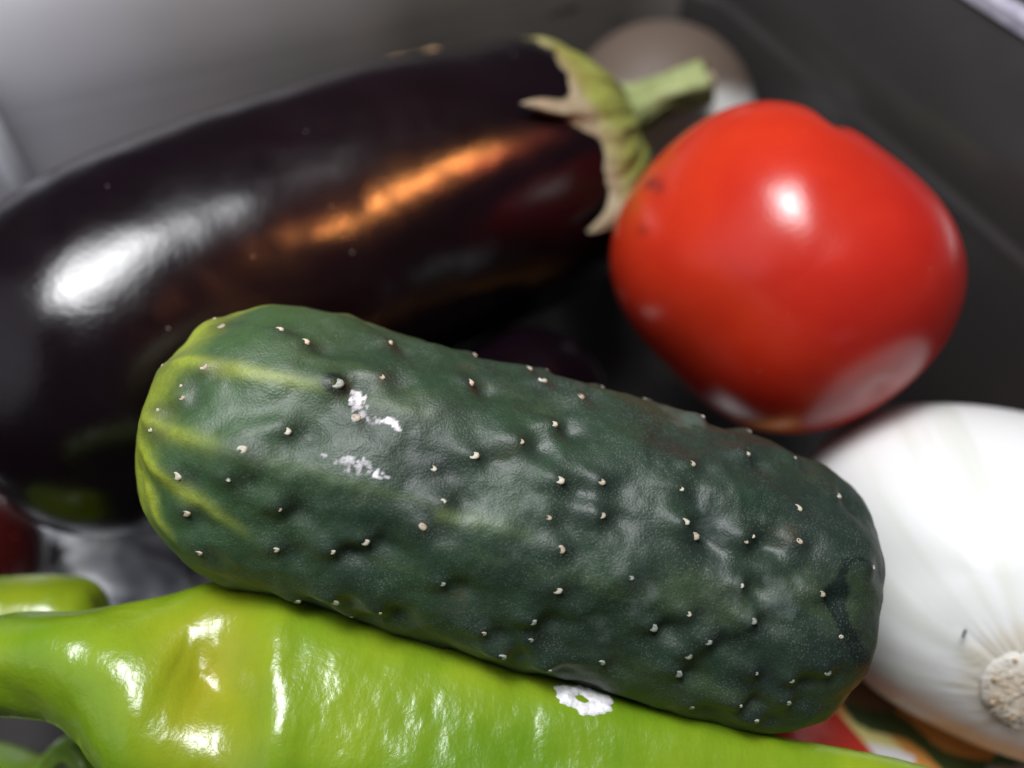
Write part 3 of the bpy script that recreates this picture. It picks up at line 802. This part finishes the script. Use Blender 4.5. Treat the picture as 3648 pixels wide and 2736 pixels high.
def lump(name, r, seed, mat, n=10):
    bm = bmesh.new(); bmesh.ops.create_icosphere(bm, subdivisions=2, radius=r * CM)
    rd = random.Random(seed); ph = [rd.uniform(0, 6) for _ in range(6)]
    for v in bm.verts:
        d = v.co.normalized()
        v.co *= 1 + 0.16 * math.sin(3 * d.x + ph[0]) + 0.13 * math.sin(4 * d.y + ph[1]) + 0.1 * math.sin(5 * d.z + ph[2])
    me = bpy.data.meshes.new(name); bm.to_mesh(me); bm.free()
    for p in me.polygons: p.use_smooth = True
    me.materials.append(mat)
    return me
mst = Mat('root_stub', 0.7, (0.50, 0.33, 0.16))
mst.set('Base Color', mst.ramp(mst.noise(8, 3), [(0.3, (0.42, 0.26, 0.12)), (0.7, (0.58, 0.42, 0.24))]))
stub = lump('root_stub', 0.085, 3, mst.m)
for k in range(9):
    a = k * 2 * math.pi / 9 + rng.uniform(-.15, .15); rr_ = rng.uniform(0.60, 0.92) * PR
    p = RP + q1 * math.cos(a) * rr_ + q2 * math.sin(a) * rr_ + nrm * (0.04 - 0.13 * (rr_ / 0.8) ** 2)
    o = bpy.data.objects.new('root_stub', stub); scene.collection.objects.link(o)
    o.parent = root_o; o.location = Vector((p - b) * CM); o.rotation_euler = (rng.uniform(0, 3), rng.uniform(0, 3), 0)
    sc = rng.uniform(0.5, 0.85); o.scale = (sc, sc * 0.8, sc * 0.6)
# dry root hairs matted over the plate
hv, hq = [], []
hr = np.random.default_rng(11)
for k in range(130):
    a = hr.uniform(0, 2 * math.pi); r0 = PR * math.sqrt(hr.uniform(0.0, 0.95)); ln = hr.uniform(0.12, 0.34); dr_ = a + hr.normal(0, 0.7)
    pts = []
    for i in range(4):
        f_ = i / 3
        x = math.cos(a) * r0 + math.cos(dr_ + 0.8 * f_) * ln * f_; y = math.sin(a) * r0 + math.sin(dr_ + 0.8 * f_) * ln * f_
        rr_ = math.hypot(x, y)
        pts.append(RP + q1 * x + q2 * y + nrm * (0.05 + 0.05 * math.sin(f_ * 3.1) - 0.16 * (rr_ / 0.8) ** 2))
    w_ = hr.uniform(0.005, 0.010)
    for i, p in enumerate(pts):
        ww = w_ * (1 - 0.7 * i / 3); sd = np.cross(nrm, pts[min(i + 1, 3)] - pts[max(i - 1, 0)]); sd /= np.linalg.norm(sd)
        b0 = len(hv); hv += [p + sd * ww, p + nrm * ww * 1.4, p - sd * ww]
        if i: hq += [(b0 - 3, b0, b0 + 1, b0 - 2), (b0 - 2, b0 + 1, b0 + 2, b0 - 1)]
mh = Mat('root_hair', 0.8, (0.6, 0.5, 0.38))
mh.set('Base Color', mh.ramp(mh.noise(4, 2), [(0.3, (0.50, 0.38, 0.25)), (0.7, (0.70, 0.62, 0.50))]))
tag(link('root_hairs', mesh_np('root_hairs', np.array(hv), np.array(hq), base=b), mh.m, root_o), kind='stuff')
CRP = np.array([7.366, 5.016, 4.985])
crumb = link('crumb', lump('crumb', 0.036, 8, M_CRUMB), None)
crumb.location = Vector(CRP) * CM; crumb.scale = (0.8, 1.9, 0.7); crumb.rotation_euler = (0.3, 0.2, -0.5)
tag(crumb, 'tiny black crumb stuck on the white onion above its root plate', 'crumb')

SHC = np.array([-2.174, 20.859, 5.744])
shb = SHC - np.array([0, 0, 1.3])
SH = Sweep([SHC + np.array(v) for v in ((-1.8, 0.3, -1.8), (-0.9, 0.1, -0.9), (-0.1, 0, -0.2), (0.3, 0, 0.2))], [(0, 0.8), (0.4, 0.9), (0.75, 0.5), (1, 0.28)], cap=(1.0, 0.2))
shal = empty('shallot', shb)
tag(shal, 'pinkish brown shallot tip just showing above the aubergine near the back wall', 'shallot')
body('skin', SH, 40, 10, 40, M_CAL, shal, shb, None, lambda S, TH, P, o: lerp3([0.42, 0.22, 0.15], [0.40, 0.28, 0.12], np.clip(0.5 + fbm(P * 2, 2, 2), 0, 1)))

# ------------------------------------------------------------------ peppers
def pepper_col(S, TH, P, off, yellow):
    n = fbm(P * 0.45, 12, 3)
    c = lerp3([0.118, 0.22, 0.009], [0.23, 0.312, 0.015], np.clip(0.5 + 0.7 * n, 0, 1))
    for (s, w, k) in yellow:
        c = lerp3(c, np.broadcast_to([0.34, 0.29, 0.012], c.shape), k * np.exp(-((S - s + 0.25 * n) / w) ** 2))
    return c
PEP = Sweep([[-8.869, 4.319, 5.639], [-7.048, 4.286, 5.613], [-6.067, 4.181, 5.531], [-4.946, 3.977, 5.371], [-3.545, 3.767, 5.207], [-1.084, 3.309, 4.977], [2.488, 2.814, 4.843], [6.009, 2.572, 4.654], [7.684, 2.383, 4.507]], [(0, 0.725), (0.1078, 0.773), (0.1679, 1.035), (0.2356, 1.629), (0.3133, 1.67), (0.4712, 1.328), (0.6867, 0.862), (0.8997, 0.525), (1, 0.337)], cap=(0.6, 0.7), pw=(2, 2))
PS = (1.804, 4.507, 5.538, 0.052, 0.052)     # arc positions of the neck, the fold and the shoulder
def pep_disp(S, TH, P):
    o = 0.05 * fbm(P * 0.5, 7, 3) + 0.014 * fbm(P * 1.8, 17, 2)
    o = o + 0.022 * fbm(np.stack([S * 1.3, 0.8 * np.sin(TH), 0.8 * np.cos(TH)], -1), 23, 3)
    lob = -0.15 * np.cos(3 * (TH - PS[4]) - 0.05 * (S - PS[2])) * sstep(PS[0], PS[2], S) * sstep(PEP.L, PEP.L * 0.6, S)
    side = np.exp(-(wrap(TH - PS[3]) / 0.75) ** 2)
    x = S - PS[1] - 0.45 * np.sin(TH - PS[3])
    fold = -0.58 * np.exp(-np.abs(x / np.where(x < 0, 0.95, 0.75)) ** 2.4) * side
    ridge = 0.13 * np.exp(-((S - PS[1] - 1.05 - 0.6 * np.sin(TH - PS[3])) / 0.33) ** 2) * np.exp(-(wrap(TH - PS[3] - .2) / 0.9) ** 2)
    neck = 0.40 * np.exp(-((S - PS[1] + 2.2) / 1.2) ** 2) * np.exp(-(wrap(TH - PS[3]) / 0.62) ** 2)
    return o + lob + fold + ridge + neck
pb = PEP.C[200] - np.array([0, 0, 1.6])
pep = empty('green_pepper', pb)
tag(pep, 'long light green pepper stretched along the front with a white dried patch', 'pepper', 'green peppers')
body('skin', PEP, 420, 30, 240, M_PEP, pep, pb, pep_disp, lambda S, TH, P, o: pepper_col(S, TH, P, o, [(PS[1] + 0.3 * np.sin(TH - PS[3]), 0.75, 0.8 * np.exp(-(wrap(TH - PS[3]) / 1.0) ** 2))]))
# dried white film: a thin ragged ring of residue with a hole
fs, ft = (9.865, -0.653)
nr, na = 14, 90
aa = np.linspace(0, 2 * math.pi, na, endpoint=False)
ro = 1 + 0.10 * np.cos(2 * aa) + 0.24 * fbm(np.stack([np.cos(aa) * 2.2, np.sin(aa) * 2.2, 0 * aa], -1), 6, 4)
ri = 0.24 * (1 + 0.25 * fbm(np.stack([np.cos(aa) * 1.5, np.sin(aa) * 1.5, 0 * aa + 4], -1), 2, 2))
kk = np.linspace(0, 1, nr)[:, None]
rg = ri * (1 - kk) + ro * kk
ls = rg * np.cos(aa) * 0.42 + 0.05 * kk; lt = rg * np.sin(aa) * 0.22
Sx = fs + ls; Tx = ft + lt / PEP.radius(np.array([fs]))[0]
P0, _ = PEP.eval(Sx, Tx)
hh = pep_disp(Sx, Tx, P0) + 0.010 + 0.03 * np.sin(math.pi * kk) ** 0.5 + 0.03 * fbm(P0 * 5, 4, 3) * np.sin(math.pi * kk)
hh[0] -= 0.02; hh[-1] -= 0.02
V, _ = PEP.eval(Sx, Tx, hh)
link('dried_patch', mesh_np('dried_patch', V, quads_closed(nr, na), base=pb), M_FILM, pep)

def small_pepper(axis, rad, label, yellow, seed, stem=None):
    sw = Sweep(axis, rad, cap=(0.6, 0.6))
    bb = sw.C[200] - np.array([0, 0, 1.0])
    r = empty('green_pepper', bb)
    tag(r, label, 'pepper', 'green peppers')
    body('skin', sw, 90, 14, 72, M_PEP, r, bb, lambda S, TH, P: 0.05 * fbm(P * 0.8, seed, 3) + 0.06 * np.cos(3 * TH + seed), lambda S, TH, P, o: pepper_col(S, TH, P, o, yellow))
    if stem:
        ss = Sweep(stem[0], stem[1], cap=(0.1, 0.2))
        body('stem', ss, 40, 6, 36, M_PEP, r, bb, lambda S, TH, P: 0.02 * np.cos(5 * TH) + 0.02 * fbm(P * 2, 3, 2), lambda S, TH, P, o: np.broadcast_to([0.16, 0.27, 0.03], P.shape))
    return r
small_pepper([[-10.529, 5.87, 3.297], [-9.24, 5.836, 3.27], [-8.437, 5.86, 3.163], [-7.628, 5.813, 2.872]], [(0, 0.8), (0.6, 0.95), (0.85, 0.85), (1, 0.6)], 'small green pepper end peeking out behind the long pepper at the left', [(1.5, 1.0, 0.3)], 31)
small_pepper([[-12.886, 3.77, -0.881], [-11.622, 3.732, -0.911], [-10.335, 3.575, -0.78], [-9.644, 3.496, -0.588]], [(0, 1.15), (0.6, 1.1), (1, 0.8)], 'dark green pepper with curved stem underneath the long pepper in the bottom left corner', [(1.2, .5, 0.3)], 44,
             ([[-9.139, 3.65, 0.547], [-8.562, 3.924, 1.523], [-8.034, 3.942, 2.045], [-7.676, 3.639, 2.062], [-7.475, 3.112, 1.65]], [(0, 0.38), (0.4, 0.25), (1, 0.22)]))

# ------------------------------------------------------------------ plastic bag on the drawer floor
gx, gy = np.meshgrid(np.linspace(-14.5, -1.5, 150), np.linspace(5.8, 15.5, 120), indexing='ij')
Q = np.stack([gx, gy, 0 * gx], -1)
wp = Q * 0.36 + 0.5 * np.stack([fbm(Q * 0.4, 1, 2), fbm(Q * 0.4, 2, 2), 0 * gx], -1)
rd_ = 1 - np.abs(fbm(wp * (1.0, 1.7, 1), 5, 4))
z = 0.15 + 0.75 * np.clip(rd_, 0, 1) ** 2 + 0.25 * fbm(Q * 0.5, 9, 2)
fade = np.minimum.reduce([gx + 14.5, -1.5 - gx, gy - 5.8, 15.5 - gy])
z = np.maximum(z * sstep(-0.3, 1.2, fade), 0.03) - 1.46
bagb = np.array([-7.5, 9.3, -1.46])
bag = link('plastic_bag', mesh_np('plastic_bag', np.stack([gx, gy, z], -1), quads_open(150, 120)[:, ::-1], base=bagb), M_BAG)
bag.location = Vector(bagb) * CM
tag(bag, 'crumpled grey plastic bag on the drawer floor left of the cucumber', 'bag')

# ------------------------------------------------------------------ printed packet under the onion
PRINT = [('brown', [[6.677, 6.507], [8.565, 6.507], [8.589, 5.883], [8.07, 5.15], [7.51, 5.228], [7.178, 5.423], [6.802, 5.286]]), ('red', [[4.622, 5.482], [5.303, 5.883], [6.535, 5.883], [6.893, 5.247], [7.106, 4.901], [7.333, 4.564], [7.496, 4.163], [4.986, 4.163]]), ('yellow', [[6.878, 5.267], [7.115, 5.092], [7.482, 4.826], [7.845, 4.713], [7.955, 4.546], [8.068, 4.398], [8.191, 4.289], [7.382, 4.453], [7.22, 4.732]]), ('white', [[7.309, 4.62], [7.602, 4.546], [7.875, 4.472], [8.235, 4.307], [8.118, 3.984], [7.063, 3.984], [7.43, 4.344]]), ('green', [[7.017, 5.345], [7.183, 5.443], [7.51, 5.228], [8.081, 5.189], [8.33, 5.016], [8.519, 4.788], [8.685, 4.564], [8.925, 4.398], [9.277, 4.289], [9.742, 4.235], [10.585, 4.163], [10.279, 3.808], [8.732, 3.808], [8.691, 4.096], [8.512, 4.326], [8.293, 4.564], [8.124, 4.657], [7.851, 4.732], [7.482, 4.826], [7.225, 4.978]]), ('leaf', [[9.742, 4.235], [9.966, 4.398], [11.261, 4.398], [11.018, 3.808], [9.684, 3.808]]), ('grey', [[9.658, 4.163], [10.185, 4.127], [10.627, 4.271], [11.164, 4.163], [10.805, 3.293], [9.311, 3.293]]), ('green', [[10.814, 13.495], [11.496, 14.058], [11.398, 13.337], [10.629, 12.871]]), ('red', [[11.496, 14.058], [11.879, 13.654], [11.977, 13.18], [11.286, 13.18]])]
px0, px1, py0, py1 = 5.2, 14.4, 0.2, 12.0
gx, gy = np.meshgrid(np.linspace(px0, px1, 300), np.linspace(py0, py1, 340), indexing='ij')
COLS = {'orange': (0.75, 0.34, 0.08), 'green': (0.045, 0.085, 0.022), 'leaf': (0.05, 0.16, 0.05), 'yellow': (0.75, 0.68, 0.25), 'red': (0.55, 0.03, 0.015), 'white': (0.75, 0.74, 0.74), 'brown': (0.22, 0.12, 0.06), 'grey': (0.42, 0.40, 0.37)}
cp = np.broadcast_to(np.array(COLS['orange']), gx.shape + (3,)).copy()
for cname, pl in PRINT:
    m = in_poly(gx, gy, pl)
    cp[m] = COLS[cname]
u = (gx - px0) / (px1 - px0); v = (gy - py0) / (py1 - py0)
pil = (np.clip(1 - (2 * u - 1) ** 6, 0, 1) * np.clip(1 - (2 * v - 1) ** 6, 0, 1)) ** 0.5
Q = np.stack([gx, gy, 0 * gx], -1)
zt = -0.75 + 0.85 * pil + 0.05 * fbm(Q * 0.6, 3, 3) * pil
zb = -0.75 - 0.68 * pil
oc, orr = on1[1], 3.432 * 1.02                       # the onion presses a hollow into it
rho2 = (gx - oc[0]) ** 2 + (gy - oc[1]) ** 2
zt = np.where(rho2 < orr ** 2, np.minimum(zt, oc[2] - np.sqrt(np.clip(orr ** 2 - rho2, 0, None)) - 0.02), zt)
zb = np.minimum(zb, zt - 0.03)
V = np.vstack([np.stack([gx, gy, zt], -1).reshape(-1, 3), np.stack([gx, gy, zb - 0.004], -1).reshape(-1, 3)])
q1_ = quads_open(300, 340)[:, ::-1]; q2_ = quads_open(300, 340) + 300 * 340
pkb = np.array([9.0, 7.0, -1.44])
pk = link('printed_packet', mesh_np('printed_packet', V, np.vstack([q1_, q2_]), col=np.vstack([cp.reshape(-1, 3), cp.reshape(-1, 3)]), base=pkb), M_PACK)
pk.location = Vector(pkb) * CM
tag(pk, 'orange and dark green printed food packet lying under the white onion', 'packet')
